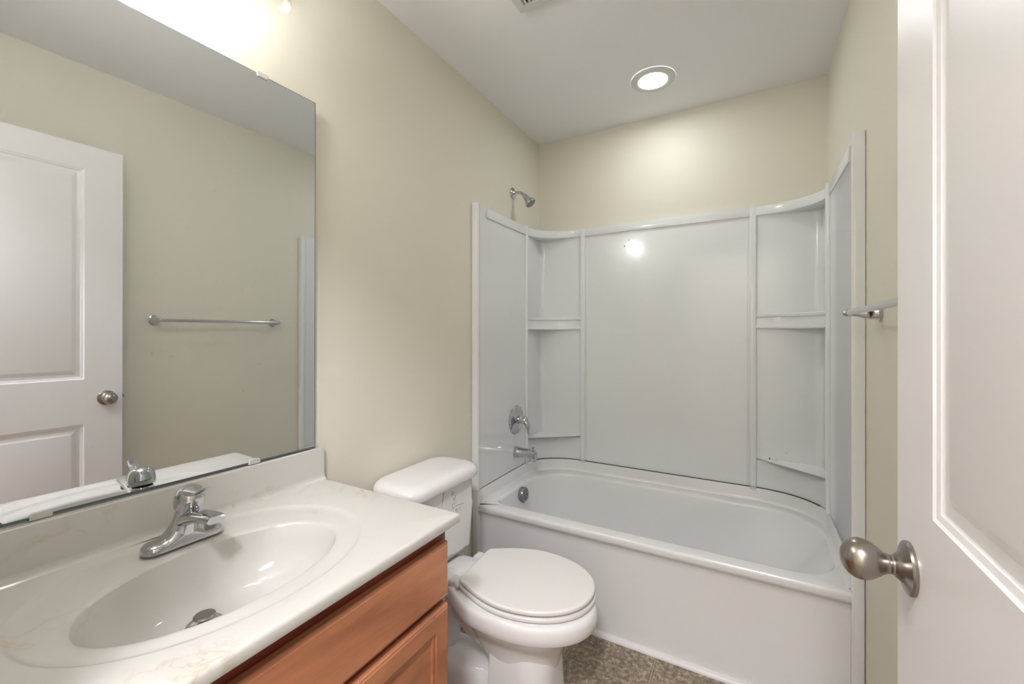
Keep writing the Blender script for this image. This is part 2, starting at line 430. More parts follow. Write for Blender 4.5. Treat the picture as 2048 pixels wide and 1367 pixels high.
def corner(name, left):
    fx = (lambda x: x) if left else (lambda x: W - x)
    ax = AL if left else W - AR
    # concave arc in plan from the side wall to the back wall
    A = [(XI + (ax - XI) * (1 - math.cos(t)), -RY + (RY + YI) * math.sin(t)) for t in [i * PI / 2 / NA for i in range(NA + 1)]]
    # the back edge of the niche: follows the true corner with a small radius
    rc = 0.03
    C = [(XI, -RY), (XI, YI - rc)] + arc(XI + rc, YI - rc, rc, 180, 90, 8)[1:] + [(ax, YI)]
    b = MB()
    def wall_strip(P, z0, z1): b.loft([[(fx(x), y, z0) for x, y in P], [(fx(x), y, z1) for x, y in P]], closed=False)
    def cap(P, Q, z):   # flat face between arc P and niche line Q
        poly = P + list(reversed(Q))
        b.add([(fx(x), y, z) for x, y in poly], [tuple(range(len(poly)))])
    zs = 0.630
    def off(P, d):
        cx, cy = ax, -RY
        out = []
        for x, y in P:
            v = Vector((cx - x, cy - y)); L_ = v.length or 1
            out.append((x + v.x / L_ * d, y + v.y / L_ * d))
        return out
    # lower apron with rounded lip
    b.loft([[(fx(x), y, z) for x, y in off(A, d)] for z, d in ((ZS0, 0.0), (zs - 0.008, 0.0), (zs - 0.003, -0.0015), (zs, -0.006))], closed=False)
    lip = off(A, -0.006)
    b.add([(fx(x), y, zs) for x, y in lip] + [(fx(x), y, zs + 0.004) for x, y in C], [tuple(list(range(len(lip))) + [len(lip) + i for i in reversed(range(len(C)))])])
    wall_strip(C, zs + 0.004, ZS1 - 0.02)
    # backing so the piece has depth
    o1 = b.build(name, M['acrylic'], sur)
    s = MB()
    z0, z1 = 1.268, 1.342
    prof = [(z0, 0.0), (z0 + 0.003, 0.009), (z0 + 0.010, 0.011), (z0 + 0.016, 0.009), (z0 + 0.019, 0.004), (z1 - 0.026, 0.002), (z1 - 0.020, 0.001), (z1 - 0.014, 0.009), (z1 - 0.004, 0.010), (z1, 0.006)]
    rings = [[(fx(x), y, z) for x, y in off(A, d)] for z, d in prof]
    s.loft(rings, closed=False)
    for z, d in (prof[0], prof[-1]):
        P = off(A, d); poly = P + list(reversed(C))
        s.add([(fx(x), y, z) for x, y in poly], [tuple(range(len(poly)))])
    s.build('corner_shelf', M['acrylic'], o1)
    t = MB()
    prof = [(1.822, 0.0), (1.824, 0.007), (1.829, 0.009), (ZS1 - 0.004, 0.009), (ZS1, 0.006)]
    t.loft([[(fx(x), y, z) for x, y in off(A, d)] for z, d in prof], closed=False)
    for z, d in (prof[0], prof[-1]):
        P = off(A, d); poly = P + [(ax, -0.0015), (0.0015, -0.0015), (0.0015, -RY)] if z > 1.83 else P + list(reversed(C))
        t.add([(fx(x), y, z) for x, y in poly], [tuple(range(len(poly)))])
    t.build('top_band', M['acrylic'], o1)
    return o1
cl = corner('corner_panel', True); cr = corner('corner_panel', False)
for (x, y, z, dx, dz) in ((1.2473, YI - 0.0006, 0.637, 0.003, 0.006), (1.275, YI - 0.0006, 0.6345, 0.003, 0.0015), (1.3167, YI - 0.0006, 0.675, 0.0028, 0.0012)):
    MB().box((x - dx, y - 0.0006, z - dz), (x + dx, y + 0.001, z + dz), 0.0004).build('stain_speck', M['speck'], sur)
for (x, z, r) in ((0.5699, 1.7729, 0.0028), (0.5445, 1.7416, 0.0035)):
    MB().lathe([(r, 0), (r, 0.0008)], (x, YI, z), (0, -1, 0), n=10).build('stain_speck', M['ink'], sur)

# ---------------------------------------------------------------- bathtub
def inside_rr(x, y, x0, x1, y0, y1, r):   # r = radii (x0y0, x1y0, x1y1, x0y1)
    if not (x0 <= x <= x1 and y0 <= y <= y1): return False
    for (cx, cy, rr, sx, sy) in ((x0 + r[0], y0 + r[0], r[0], -1, -1), (x1 - r[1], y0 + r[1], r[1], 1, -1), (x1 - r[2], y1 - r[2], r[2], 1, 1), (x0 + r[3], y1 - r[3], r[3], -1, 1)):
        if (x - cx) * sx > 0 and (y - cy) * sy > 0 and math.hypot(x - cx, y - cy) > rr: return False
    return True
def ring(f, c, angs):
    out = []
    for a in angs:
        lo, hi = 0.0, 3.0
        for _ in range(34):
            m = (lo + hi) / 2
            if f(c[0] + m * math.cos(a), c[1] + m * math.sin(a)): lo = m
            else: hi = m
        out.append((c[0] + lo * math.cos(a), c[1] + lo * math.sin(a)))
    return out
def angles(c, corners, n):
    A = [2 * PI * i / n for i in range(n)] + [math.atan2(y - c[1], x - c[0]) % (2 * PI) for x, y in corners]
    return sorted(A)
tub = thing('bathtub', 'white alcove bathtub with rounded rim and plain front apron', 'bathtub', (W / 2, -0.38, 0))
ZD = 0.428
YL = -0.741          # front of the lip
c = (0.75, -0.38)
X0, X1 = 0.0225, W - 0.0225
AN = angles(c, [(X0, YL), (X1, YL)], 300)
outer = ring(lambda x, y: inside_rr(x, y, X0, X1, YL, YI - 0.003, (0.012, 0.012, 0.255, 0.255)), c, AN)
def open_ring(t, grow=0.0):
    # t = 0 at the rim, 1 at the bottom
    x0 = 0.086 + 0.05 * t - grow; x1 = 1.425 - 0.27 * t + grow
    y0 = -0.668 + 0.045 * t - grow; y1 = -0.100 - 0.055 * t + grow
    r = (0.05 + 0.05 * t + grow, 0.14 + grow, 0.24 + grow, 0.23 + grow)
    cc = (0.75, -0.38)
    return ring(lambda x, y: inside_rr(x, y, x0, x1, y0, y1, r), cc, AN)
b = MB()
rings = []
def zr(P, z): return [(x, y, z) for x, y in P]
fr = lambda P, z0, z: [(x, y, z if y < YL + 0.02 and False else z) for x, y in P]
rings.append(zr(outer, ZD - 0.014))
rings.append(zr([(x, y) for x, y in outer], ZD - 0.012))
def inset(P, d, cc=c):
    out = []
    n = len(P)
    for i, (x, y) in enumerate(P):
        x0, y0 = P[i - 1]; x1, y1 = P[(i + 1) % n]
        tx, ty = x1 - x0, y1 - y0; L_ = math.hypot(tx, ty) or 1
        out.append((x - ty / L_ * d, y + tx / L_ * d))
    return out
rings.append(zr(inset(outer, 0.0012), ZD - 0.006))
rings.append(zr(inset(outer, 0.005), ZD - 0.0015))
rings.append(zr(inset(outer, 0.012), ZD))
for g, z in ((0.020, ZD), (0.012, ZD - 0.0005), (0.006, ZD - 0.003), (0.002, ZD - 0.008), (0.0, ZD - 0.016)):
    rings.append(zr(open_ring(0, g), z))
for i in range(1, 13):
    t = i / 12
    if t < 0.8: rings.append(zr(open_ring(t), ZD - 0.016 - 0.335 * (t / 0.8) * 0.93))
    else:
        u = (t - 0.8) / 0.2
        rings.append(zr(inset(open_ring(0.8 + 0.2 * u), 0.06 * u ** 1.4), ZD - 0.016 - 0.335 * (0.93 + 0.07 * math.sin(u * PI / 2))))
b.loft(rings, False, True)
# apron: lip underside then flat face down to the floor
ap = [(YL, ZD - 0.014), (YL, 0.4035), (YL + 0.002, 0.398), (YL + 0.006, 0.393), (YL + 0.013, 0.387), (YL + 0.018, 0.377), (YL + 0.0205, 0.36), (YL + 0.0215, 0.02), (YL + 0.0215, 0.0)]
b.loft([[(x, y, z) for y, z in ap] for x in (X0, X1)], closed=False)
for sx in (0.0015, W - 0.0015):       # flanges running up to the surround at both ends
    xa, xb = (0.0015, 0.033) if sx < 1 else (W - 0.033, W - 0.0015)
    b.box((xa, -0.748, 0.0), (xb, -0.712, ZS0 - 0.001), 0.004, 3)
# upstand behind the deck, carrying the surround
up = [(0.0225, -0.735)] + [(0.0225, -0.26)]
P = [(0.0225, -0.714), (0.0225, -0.235)]
P += [(0.0225 + (AL - 0.0225) * (1 - math.cos(t)), -0.235 + (0.235 - 0.0235) * math.sin(t)) for t in [i * PI / 2 / NA for i in range(1, NA + 1)]]
Q = [(W - x, y) for x, y in reversed(P)]
P = P + Q
def off2(P, d):
    out = []
    for i, (x, y) in enumerate(P):
        x0, y0 = P[max(i - 1, 0)]; x1, y1 = P[min(i + 1, len(P) - 1)]
        tx, ty = x1 - x0, y1 - y0; L_ = math.hypot(tx, ty) or 1
        out.append((x + ty / L_ * d, y - tx / L_ * d))
    return out
b.loft([[(x, y, z) for x, y in off2(P, d)] for z, d in ((ZD - 0.004, 0.020), (ZD + 0.001, 0.0135), (ZD + 0.006, 0.009), (ZD + 0.014, 0.0065), (ZS0 - 0.006, 0.004), (ZS0 - 0.002, 0.002), (ZS0 - 0.0015, -0.008))], closed=False)
b.build('tub_body', M['tub'], tub, fix=True)
# dark mildewed joint along the back
b = MB()
PP = [p for p in P if p[1] > -0.16]
b.loft([[(x, y, z) for x, y in off2(PP, d)] for z, d in ((ZS0 - 0.0030, 0.0032), (ZS0 - 0.0001, 0.0032), (ZS0 - 0.0001, -0.004))], closed=False)
b.build('joint_line', M['caulk'], tub)
for sd in (0, 1):
    pts = [(0.0215, -0.25, ZS0 - 0.001), (0.0215, -0.640, ZS0 - 0.001), (0.0235, -0.700, ZS0 - 0.001), (0.030, -0.722, ZS0 - 0.001), (0.0338, -0.735, ZS0 - 0.001)]
    if sd: pts = [(W - x, y, z) for x, y, z in pts]
    MB().tube(pts, 0.0009, 6).build('joint_line', M['caulk'] if not sd else M['white_caulk'], tub)
for x in (AL + 0.012, AR - 0.012):
    MB().lathe([(0.001, 0), (0.016, 0.003), (0.018, 0.008), (0.012, 0.012)], (x, YI - 0.006, ZS0 - 0.012), (0, 0, 1), n=20, sy=0.45).build('caulk_blob', M['white_caulk'], tub)
# overflow plate on the drain end wall
OX, OY, OZ = 0.0935, -0.411, 0.381
ax = Vector((1, 0, 0.12)).normalized()
b = MB(); b.lathe([(0.036, -0.004), (0.038, 0.0), (0.038, 0.019), (0.036, 0.022), (0.0, 0.0225)], (OX, OY, OZ), ax, n=40)
ov = b.build('overflow_plate', M['dull_chrome'], tub)
b = MB()
q = Vector((0, 0, 1)).rotation_difference(ax).to_matrix().to_4x4()
for k in range(-2, 3):
    w_ = math.sqrt(max(0.029 ** 2 - (k * 0.011) ** 2, 0)) * 0.9
    b.box((-0.0014, -w_, 0.0220), (0.0014, w_, 0.0232), mtx=Matrix.Translation((OX, OY, OZ)) @ q @ Matrix.Translation((k * 0.011, 0, 0)) @ Matrix.Rotation(0.0, 4, 'Z'))
b.build('overflow_slot', M['dark'], ov)
b = MB(); b.box((OX + 0.004, OY - 0.008, OZ - 0.044), (OX + 0.016, OY + 0.008, OZ - 0.034), 0.002)
b.build('trip_lever', M['dull_chrome'], ov)
b = MB(); b.lathe([(0.035, 0), (0.034, 0.003), (0.02, 0.004), (0.0, 0.002)], (0.30, -0.385, ZD - 0.3505), (0, 0, 1), n=32)
b.build('tub_drain', M['dull_chrome'], tub)

# ---------------------------------------------------------------- shower fittings on the left wall
VY = -0.345
shw = thing('wall_shower', 'chrome shower head on bent arm on the wall above the tub surround', 'shower head', (0.0, VY, 2.035))
b = MB(); b.lathe([(0.0315, 0.0006), (0.032, 0.003), (0.029, 0.006), (0.018, 0.009), (0.011, 0.014), (0.0095, 0.015)], (0, VY, 2.035), (1, 0, 0), n=40)
b.build('wall_flange', M['chrome'], shw)
pth = [(0.002, VY, 2.035), (0.02, VY, 2.0365), (0.034, VY, 2.036), (0.046, VY, 2.032), (0.058, VY, 2.025), (0.070, VY, 2.014), (0.080, VY, 2.004)]
MB().tube(pth, 0.0085, 18).build('shower_arm', M['chrome'], shw)
hd = Vector((0.62, 0.02, -0.78)).normalized()
hp = Vector((0.074, VY, 2.011))
b = MB(); b.lathe([(0.011, -0.002), (0.0125, 0.0), (0.0125, 0.010), (0.0155, 0.012), (0.0165, 0.020), (0.014, 0.023), (0.0175, 0.030), (0.026, 0.046), (0.0305, 0.054), (0.0315, 0.058), (0.0305, 0.062), (0.0275, 0.0625)], hp, hd, n=40)
sh = b.build('shower_head', M['chrome'], shw)
b = MB(); b.lathe([(0.028, 0.0), (0.028, 0.0632), (0.001, 0.0648)], hp, hd, n=36, cap=True)
b.v = [v for v in b.v]
face = MB(); face.lathe([(0.0275, 0.0615), (0.0265, 0.0640), (0.001, 0.0650)], hp, hd, n=36)
fc = face.build('spray_face', M['dull_chrome'], sh)
b = MB(); q = Vector((0, 0, 1)).rotation_difference(hd).to_matrix()
for rr, nn in ((0.006, 6), (0.013, 12), (0.020, 18), (0.0245, 22)):
    for k in range(nn):
        a = 2 * PI * k / nn
        b.lathe([(0.0011, 0.0), (0.0009, 0.0022)], hp + q @ Vector((rr * math.cos(a), rr * math.sin(a), 0.0635)), hd, n=8)
b.build('spray_nozzle', M['nozzle'], fc)

val = thing('shower_valve', 'round chrome shower valve plate with lever handle pointing down', 'shower valve', (XI, VY, 0.764))
b = MB(); b.lathe([(0.080, 0.0003), (0.081, 0.003), (0.078, 0.007), (0.066, 0.010), (0.040, 0.012), (0.030, 0.016), (0.026, 0.018)], (XI, VY, 0.764), (1, 0, 0), n=56)
b.build('escutcheon', M['chrome'], val)
b = MB(); b.lathe([(0.024, 0.016), (0.0235, 0.03), (0.020, 0.032), (0.0195, 0.044), (0.0215, 0.045), (0.0225, 0.056), (0.020, 0.066), (0.013, 0.073), (0.004, 0.0755)], (XI, VY, 0.764), (1, 0, 0), n=40)
h = b.build('valve_handle', M['chrome'], val)
b = MB(); b.tube([(0.074, VY, 0.772), (0.085, VY, 0.757), (0.094, VY, 0.742), (0.099, VY, 0.722), (0.099, VY, 0.704), (0.103, VY, 0.688), (0.105, VY, 0.682)], [0.012, 0.0155, 0.014, 0.0095, 0.0070, 0.0062, 0.003], 20, sq=((1, 0, 0), 1.25))
b.build('valve_lever', M['chrome'], h)

spt = thing('tub_spout', 'chrome tub spout with diverter pull under the shower valve', 'tub spout', (XI, VY, 0.583))
b = MB()
rings = []
for x, zc, ry, rz in ((0.0205, 0.583, 0.0305, 0.0305), (0.024, 0.583, 0.0315, 0.0315), (0.040, 0.583, 0.030, 0.0295), (0.060, 0.584, 0.0265, 0.0265), (0.090, 0.586, 0.0235, 0.0235), (0.108, 0.582, 0.0225, 0.0265), (0.116, 0.576, 0.0220, 0.0310), (0.132, 0.573, 0.0215, 0.0315), (0.141, 0.573, 0.0205, 0.0305), (0.145, 0.574, 0.016, 0.025)):
    k = 3.2 if x > 0.1 else 2.0
    rr = []
    for i in range(40):
        a = 2 * PI * i / 40; cc, ss = math.cos(a), math.sin(a)
        rr.append((x, VY + ry * math.copysign(abs(cc) ** (2 / k), cc), zc + rz * math.copysign(abs(ss) ** (2 / k), ss)))
    rings.append(rr)
b.loft(rings, True, True)
sb = b.build('spout_body', M['chrome'], spt)
b = MB(); b.lathe([(0.004, 0.0), (0.004, 0.006), (0.0032, 0.012), (0.006, 0.016), (0.0085, 0.019), (0.0085, 0.0215), (0.004, 0.022)], (0.128, VY, 0.601), (0, 0, 1), n=20)
b.build('diverter_knob', M['chrome'], sb)

# ---------------------------------------------------------------- towel bar
TZ = 1.302
tb = thing('towel_bar', 'chrome towel bar on two flared posts on the right wall beside the door', 'towel bar', (W, -1.22, TZ))
for y in (-0.922, -1.512):
    b = MB()
    b.lathe([(0.0255, 0.0005), (0.0262, 0.003), (0.0255, 0.0055), (0.0215, 0.007), (0.0195, 0.012), (0.0180, 0.024), (0.0150, 0.040), (0.0105, 0.054), (0.0092, 0.060), (0.0096, 0.066), (0.0104, 0.072), (0.0100, 0.078), (0.007, 0.0825), (0.002, 0.0845)], (W, y, TZ), (-1, 0, 0), n=40, sx=1.0, sy=0.82)
    b.build('bar_post', M['chrome'], tb)
b = MB(); b.lathe([(0.0078, 0.0), (0.0078, 0.590)], (W - 0.072, -1.512, TZ), (0, 1, 0), n=28)
b.build('bar', mat('satin_bar', (0.62, 0.61, 0.61), 0.16, 1.0), tb)

# ---------------------------------------------------------------- ceiling fixtures
LX, LY = 0.7665, -0.3655
cl = thing('recessed_light', 'round white recessed ceiling light glowing over the bathtub', 'ceiling light', (LX, LY, H))
b = MB(); b.lathe([(0.099, -0.0005), (0.100, -0.003), (0.098, -0.0065), (0.088, -0.0095), (0.072, -0.0105), (0.0655, -0.0085), (0.065, -0.004)], (LX, LY, H), (0, 0, 1), n=64, cap=False)
b.build('trim_ring', M['white_plastic'], cl)
b = MB(); b.lathe([(0.0655, -0.003), (0.0655, -0.0065), (0.05, -0.0075), (0.0, -0.008)], (LX, LY, H), (0, 0, 1), n=48, cap=False)
b.build('light_lens', M['lens'], cl)
vx, vy = 0.424, -1.040
vt = thing('ceiling_vent', 'square white ceiling exhaust vent with louvred grille at top edge of view', 'ceiling vent', (vx + 0.13, vy - 0.13, H))
b = MB(); q = 0.26
def sq(o, z): return [(vx + o, vy - o, H + z), (vx + q - o, vy - o, H + z), (vx + q - o, vy - q + o, H + z), (vx + o, vy - q + o, H + z)]
b.loft([sq(0, -0.0005), sq(0.001, -0.011), sq(0.004, -0.014), sq(0.030, -0.016), sq(0.032, -0.016), sq(0.033, -0.006)], False, False)
b.build('vent_frame', M['white_plastic'], vt)
b = MB(); b.box((vx + 0.032, vy - q + 0.032, H - 0.004), (vx + q - 0.032, vy - 0.032, H - 0.0005)); b.build('vent_back', M['slot'], vt)
b = MB()
for i in range(13):
    x = vx + 0.041 + i * 0.0149
    b.box((x - 0.004, vy - q + 0.034, H - 0.013), (x + 0.004, vy - 0.036, H - 0.0115))
for i in range(2):
    y = vy - 0.098 - i * 0.062
    b.box((vx + 0.034, y - 0.003, H - 0.0135), (vx + q - 0.034, y + 0.003, H - 0.010))
b.build('vent_louvre', M['white_plastic'], vt)
hl = thing('hall_fill_light', 'round dome fill light added on the unseen hall ceiling', 'ceiling light', (1.2, -3.0, H))  # added fill out of view, brightens the door and the tub front
b = MB(); b.lathe([(0.17, -0.001), (0.17, -0.02)], (1.2, -3.0, H), n=40); b.build('fill_base', M['white_plastic'], hl)
b = MB(); b.lathe([(0.16, -0.021), (0.15, -0.05), (0.11, -0.075), (0.05, -0.088), (0.0, -0.09)], (1.2, -3.0, H), n=40, cap=False); b.build('fill_dome', M['hall_fill_glow'], hl)

# ---------------------------------------------------------------- mirror
mir = thing('wall_mirror', 'large frameless wall mirror above the vanity held by small clips', 'mirror', (0.008, -1.98, 0.905))
MY0, MY1, MZ0, MZ1 = YF + 0.006, -1.5969, 0.8985, 1.9425
def mx_(y, z): return 0.0115 + 0.0181 * (y + 1.845) + 0.00355 * (z - 1.456)
b = MB()
cs = [(MY0, MZ0), (MY1, MZ0), (MY1, MZ1), (MY0, MZ1)]
def mring(o, dx): 
    return [(mx_(y, z) + dx, y + (o if y == MY0 else -o), z + (o * 2.0 if z == MZ0 else -o)) for y, z in cs]
bk = mring(0.0, -0.0028)
bk = [(max(x, 0.0006), y, z) for x, y, z in bk]
b.loft([bk, mring(0.0, -0.0012), mring(0.0026, 0.0)], True, False, mi=1)
b.add(mring(0.0026, 0.0), [(0, 1, 2, 3)], 0)
b.build('mirror_glass', [M['mirror'], M['mirror_edge']], mir, smooth=0)
for (y, z, up) in ((-2.1626, 0.9015, 1), (-1.7756, 0.9015, 1), (-1.7557, MZ1, -1)):
    x = mx_(y, z); b = MB()
    pl = [(-0.020, -0.006), (0.020, -0.006)] + [(0.020 - 0.006 * i / 4 * 1.0, 0.004 + 0.008 * math.sin(i / 4 * PI / 2)) for i in range(5)] + [(-0.014 - 0.006 * i / 4, 0.004 + 0.008 * math.cos(i / 4 * PI / 2)) for i in range(5)]
    sc = 0.75
    f = [(y + p * sc, z + up * (r * sc)) for p, r in pl]
    b.loft([[(x - 0.006 if x > 0.0075 else 0.001, a, c_) for a, c_ in f], [(x + 0.0022, a, c_) for a, c_ in f], [(x + 0.0032, y + (a - y) * 0.93, z + (c_ - z) * 0.9) for a, c_ in f]], True, True)
    b.build('mirror_clip', M['clip'], mir)

# ---------------------------------------------------------------- vanity light
vl = thing('vanity_light', 'three-shade vanity light bar with clear glass shades above the mirror', 'wall light', (0.0, -1.985, 2.2))
MB().box((0.0006, -2.25, 2.19), (0.022, -1.72, 2.27), 0.006, 3).build('back_plate', M['nickel'], vl)
for i, y in enumerate((-1.797, -1.985, -2.173)):
    b = MB(); b.tube([(0.018, y, 2.23), (0.06, y, 2.235), (0.10, y, 2.232), (0.117, y, 2.22), (0.119, y, 2.205)], 0.007, 14)
    b.lathe([(0.02, 0.0), (0.022, -0.02), (0.018, -0.035)], (0.119, y, 2.215), n=28)
    arm = b.build('lamp_arm', M['nickel'], vl)
    b = MB(); b.lathe([(0.021, 2.198), (0.030, 2.186), (0.038, 2.165), (0.042, 2.130), (0.0455, 2.095), (0.0475, 2.078), (0.0465, 2.074), (0.0435, 2.078), (0.0415, 2.095), (0.039, 2.128), (0.035, 2.163), (0.028, 2.182), (0.020, 2.192)], (0.119, y, 0), n=40, cap=False)
    b.build('glass_shade', M['glass'], arm)
    b = MB(); b.lathe([(0.012, 2.186), (0.013, 2.175), (0.022, 2.158), (0.0265, 2.140), (0.025, 2.122), (0.017, 2.108), (0.006, 2.102), (0.0, 2.1015)], (0.119, y, 0), n=20)
    b.build('light_bulb', M['bulb'] if i else M['bulb_off'], arm)

# ---------------------------------------------------------------- vanity cabinet
VX, VY0, VY1, VZ = 0.500, YF + 0.003, -1.582, 0.7765
cab = thing('vanity_cabinet', 'cherry-stained wooden vanity cabinet with false drawer front and panel doors', 'vanity cabinet', (0.25, -1.98, 0))
b = MB()
b.box((0.002, VY1 - 0.016, 0.0), (VX - 0.018, VY1, VZ))                 # right side
b.box((0.002, VY0, 0.0), (VX - 0.018, VY0 + 0.016, VZ))
b.box((0.002, VY0, 0.09), (VX - 0.02, VY1, 0.105))
b.box((VX - 0.075, VY0, 0.0), (VX - 0.06, VY1, 0.09))
b.build('cabinet_body', M['wood'], cab)
b = MB()
b.box((VX - 0.018, VY1 - 0.040, 0.09), (VX, VY1, VZ), 0.0015)
b.box((VX - 0.018, VY0, 0.09), (VX, VY0 + 0.040, VZ), 0.0015)
b.box((VX - 0.018, VY0 + 0.02, 0.700), (VX - 0.001, VY1 - 0.02, VZ - 0.0002))
b.box((VX - 0.018, VY0 + 0.02, 0.575), (VX - 0.001, VY1 - 0.02, 0.625))
b.box((VX - 0.018, VY0 + 0.02, 0.09), (VX - 0.001, VY1 - 0.02, 0.12))
b.box((VX - 0.018, -2.005, 0.09), (VX - 0.001, -1.965, 0.60))
b.build('face_frame', M['wood_frame'], cab)
FX = 0.519
DY1, DY0 = VY1 - 0.010, VY0 + 0.012
def panel_front(b, y0, y1, z0, z1, raised):
    b.add([(VX + 0.0003, y0, z0), (VX + 0.0003, y1, z0), (VX + 0.0003, y1, z1), (VX + 0.0003, y0, z1)], [(3, 2, 1, 0)])
    st = [(0, VX + 0.0003), (0, FX - 0.005), (0.002, FX - 0.0025), (0.006, FX - 0.0015), (0.008, FX)]
    if raised: st += [(0.045, FX), (0.046, FX - 0.006), (0.049, FX - 0.007), (0.050, FX - 0.004), (0.056, FX - 0.0035), (0.057, FX - 0.009), (0.060, FX - 0.009)]
    b.loft([[(x, y0 + o, z0 + o), (x, y1 - o, z0 + o), (x, y1 - o, z1 - o), (x, y0 + o, z1 - o)] for o, x in st], False, True)
b = MB(); panel_front(b, DY0, DY1, 0.6035, 0.7350, False); b.build('drawer_front', M['wood'], cab, smooth=20)
mid = -1.9845
for y0, y1 in ((mid + 0.002, DY1), (DY0, mid - 0.002)):
    b = MB(); panel_front(b, y0, y1, 0.100, 0.5825, True); b.build('cabinet_door', M['wood'], cab, smooth=20)

# ---------------------------------------------------------------- countertop with moulded basin
top = thing('countertop', 'cream cultured marble vanity top with moulded oval sink and backsplash', 'vanity top', (0.27, -1.98, 0.7768))
CX1, CY0, CY1, CZ, CT = 0.5375, YF + 0.0015, -1.570, 0.800, 0.0230
cc = (0.285, -1.982)
AN = angles(cc, [(0.002, CY0), (CX1, CY0), (CX1, CY1), (0.002, CY1)], 260)
def sup(cx, cy, rx, ry, n, nb=None):
    def f(x, y):
        e = nb if (nb and x < cx) else n
        return (abs(x - cx) / rx) ** e + (abs(y - cy) / ry) ** e < 1
    return f
def rc(o): return ring(lambda x, y: 0.002 <= x <= CX1 - o and CY0 <= y <= CY1 - o, cc, AN)
b = MB(); R_ = []
R_.append(zr(rc(0.012), CZ - CT)); R_.append(zr(rc(0.001), CZ - CT)); R_.append(zr(rc(0.0), CZ - CT + 0.0015)); R_.append(zr(rc(0.0), CZ - 0.007)); R_.append(zr(rc(0.0007), CZ - 0.0042)); R_.append(zr(rc(0.0025), CZ - 0.0018)); R_.append(zr(rc(0.005), CZ - 0.0005)); R_.append(zr(rc(0.008), CZ))
def oring(d): return ring(sup(0.2560, -1.9770, 0.2310 - d, 0.281 - d, 2.1, 2.0), cc, AN)
for d, dz in ((0.0, 0.0), (0.003, -0.0006), (0.007, -0.0030), (0.012, -0.0052), (0.018, -0.0060), (0.030, -0.0062)): R_.append(zr(oring(d), CZ + dz))
IC = (0.2915, -1.9803)
def iring_c(s_, k=0.0):
    dc = (0.243, -1.999); t = 1 - s_
    cx = IC[0] + (dc[0] - IC[0]) * t; cy = IC[1] + (dc[1] - IC[1]) * t
    e = 2.0
    rx0 = (0.1455 + k) * s_ + 0.021 * t; ry = (0.2135 + k) * s_ + 0.021 * t
    out = []
    for a in AN:
        ca, sa = math.cos(a), math.sin(a)
        rx = rx0 - (0.009 * s_ if ca > 0 else 0)
        r = (abs(ca / rx) ** e + abs(sa / ry) ** e) ** (-1 / e)
        out.append((cx + r * ca, cy + r * sa))
    return out
for k, dz in ((0.014, -0.0068), (0.007, -0.0080), (0.003, -0.0100), (0.0005, -0.0125)): R_.append(zr(iring_c(1, k), CZ + dz))
NB = 22
for i in range(1, NB + 1):
    s_ = 1 - i / NB
    t = 1 - s_
    z = CZ - 0.0125 - 0.106 * (1 - s_ ** 3.6) ** 0.62 - 0.004 * t
    R_.append(zr(iring_c(max(s_, 0.0)), z))
b.loft(R_, False, False)
# backsplash with coved foot
pr = [(0.0015, CZ - 0.002), (0.0015, 0.8935), (0.004, 0.8955), (0.0185, 0.8955), (0.0205, 0.8940), (0.0215, 0.890), (0.0225, CZ + 0.016), (0.0240, CZ + 0.008), (0.0280, CZ + 0.003), (0.034, CZ - 0.0005)]
b.loft([[(x, y, z) for x, z in pr] for y in (CY0, CY1 - 0.006, CY1 - 0.0025, CY1 - 0.001)], True, True)
b.build('counter_slab', M['marble'], top)
# drain
DC = (0.243, -1.999); DZ_ = CZ - 0.0125 - 0.106 - 0.004 - 0.002
b = MB(); b.lathe([(0.0305, 0.0075), (0.0300, 0.0085), (0.024, 0.0075), (0.020, 0.002), (0.019, -0.02)], (*DC, DZ_), n=36, cap=False)
dr = b.build('drain_flange', M['chrome'], top)
b = MB(); b.lathe([(0.006, -0.01), (0.006, 0.018), (0.015, 0.0195), (0.0185, 0.0215), (0.0188, 0.0235), (0.017, 0.0250), (0.0, 0.0260)], (*DC, DZ_), n=32)
b.build('drain_stopper', M['nickel'], dr)
b = MB(); b.lathe([(0.0195, -0.012), (0.0, -0.012)], (*DC, DZ_), n=24, cap=False); b.build('drain_hole', M['dark'], dr)

# ---------------------------------------------------------------- faucet
FXc, FYc, FZ = 0.104, -1.9755, CZ - 0.0002
fa = thing('sink_faucet', 'chrome single-handle faucet standing behind the oval sink', 'faucet', (FXc, FYc, FZ))
b = MB(); rings = []
NL = 46
for i in range(NL + 1):
    u = -1 + 2 * i / NL
    y = FYc + 0.0735 * u
    au = abs(u)
    endf = math.sqrt(max(1 - max((au - 0.70) / 0.30, 0) ** 2, 0.0)) if au > 0.70 else 1.0
    w_ = 0.0255 * (0.22 + 0.78 * endf)
    hump = 0.5 + 0.5 * math.cos(PI * min(au / 0.62, 1))
    h_ = (0.0165 * (0.15 + 0.85 * endf)) + 0.046 * hump ** 1.15
    wt = w_ * (1 - 0.33 * hump)
    rr = []
    for k in range(25):
        a = PI * k / 24
        ca, sa = math.cos(a), math.sin(a)
        ww = w_ * (1 - abs(sa)) + wt * abs(sa)
        rr.append((FXc + math.copysign(abs(ca) ** 0.62, ca) * ww, y, FZ + 0.0015 + h_ * sa ** 0.72 if sa > 1e-9 else FZ))
    rings.append(rr)
b.loft(rings, True, True)
# column leaning forward under the handle
b.loft([[(FXc + ox + rx * math.cos(2 * PI * k / 32), FYc + ry * math.sin(2 * PI * k / 32), FZ + z) for k in range(32)] for z, ox, rx, ry in ((0.015, 0.0, 0.023, 0.032), (0.035, 0.004, 0.0228, 0.027), (0.050, 0.010, 0.0225, 0.0240), (0.064, 0.016, 0.0220, 0.0225), (0.074, 0.020, 0.0215, 0.0220), (0.078, 0.021, 0.020, 0.0205))], True, True)
fb = b.build('faucet_body', M['chrome'], fa)
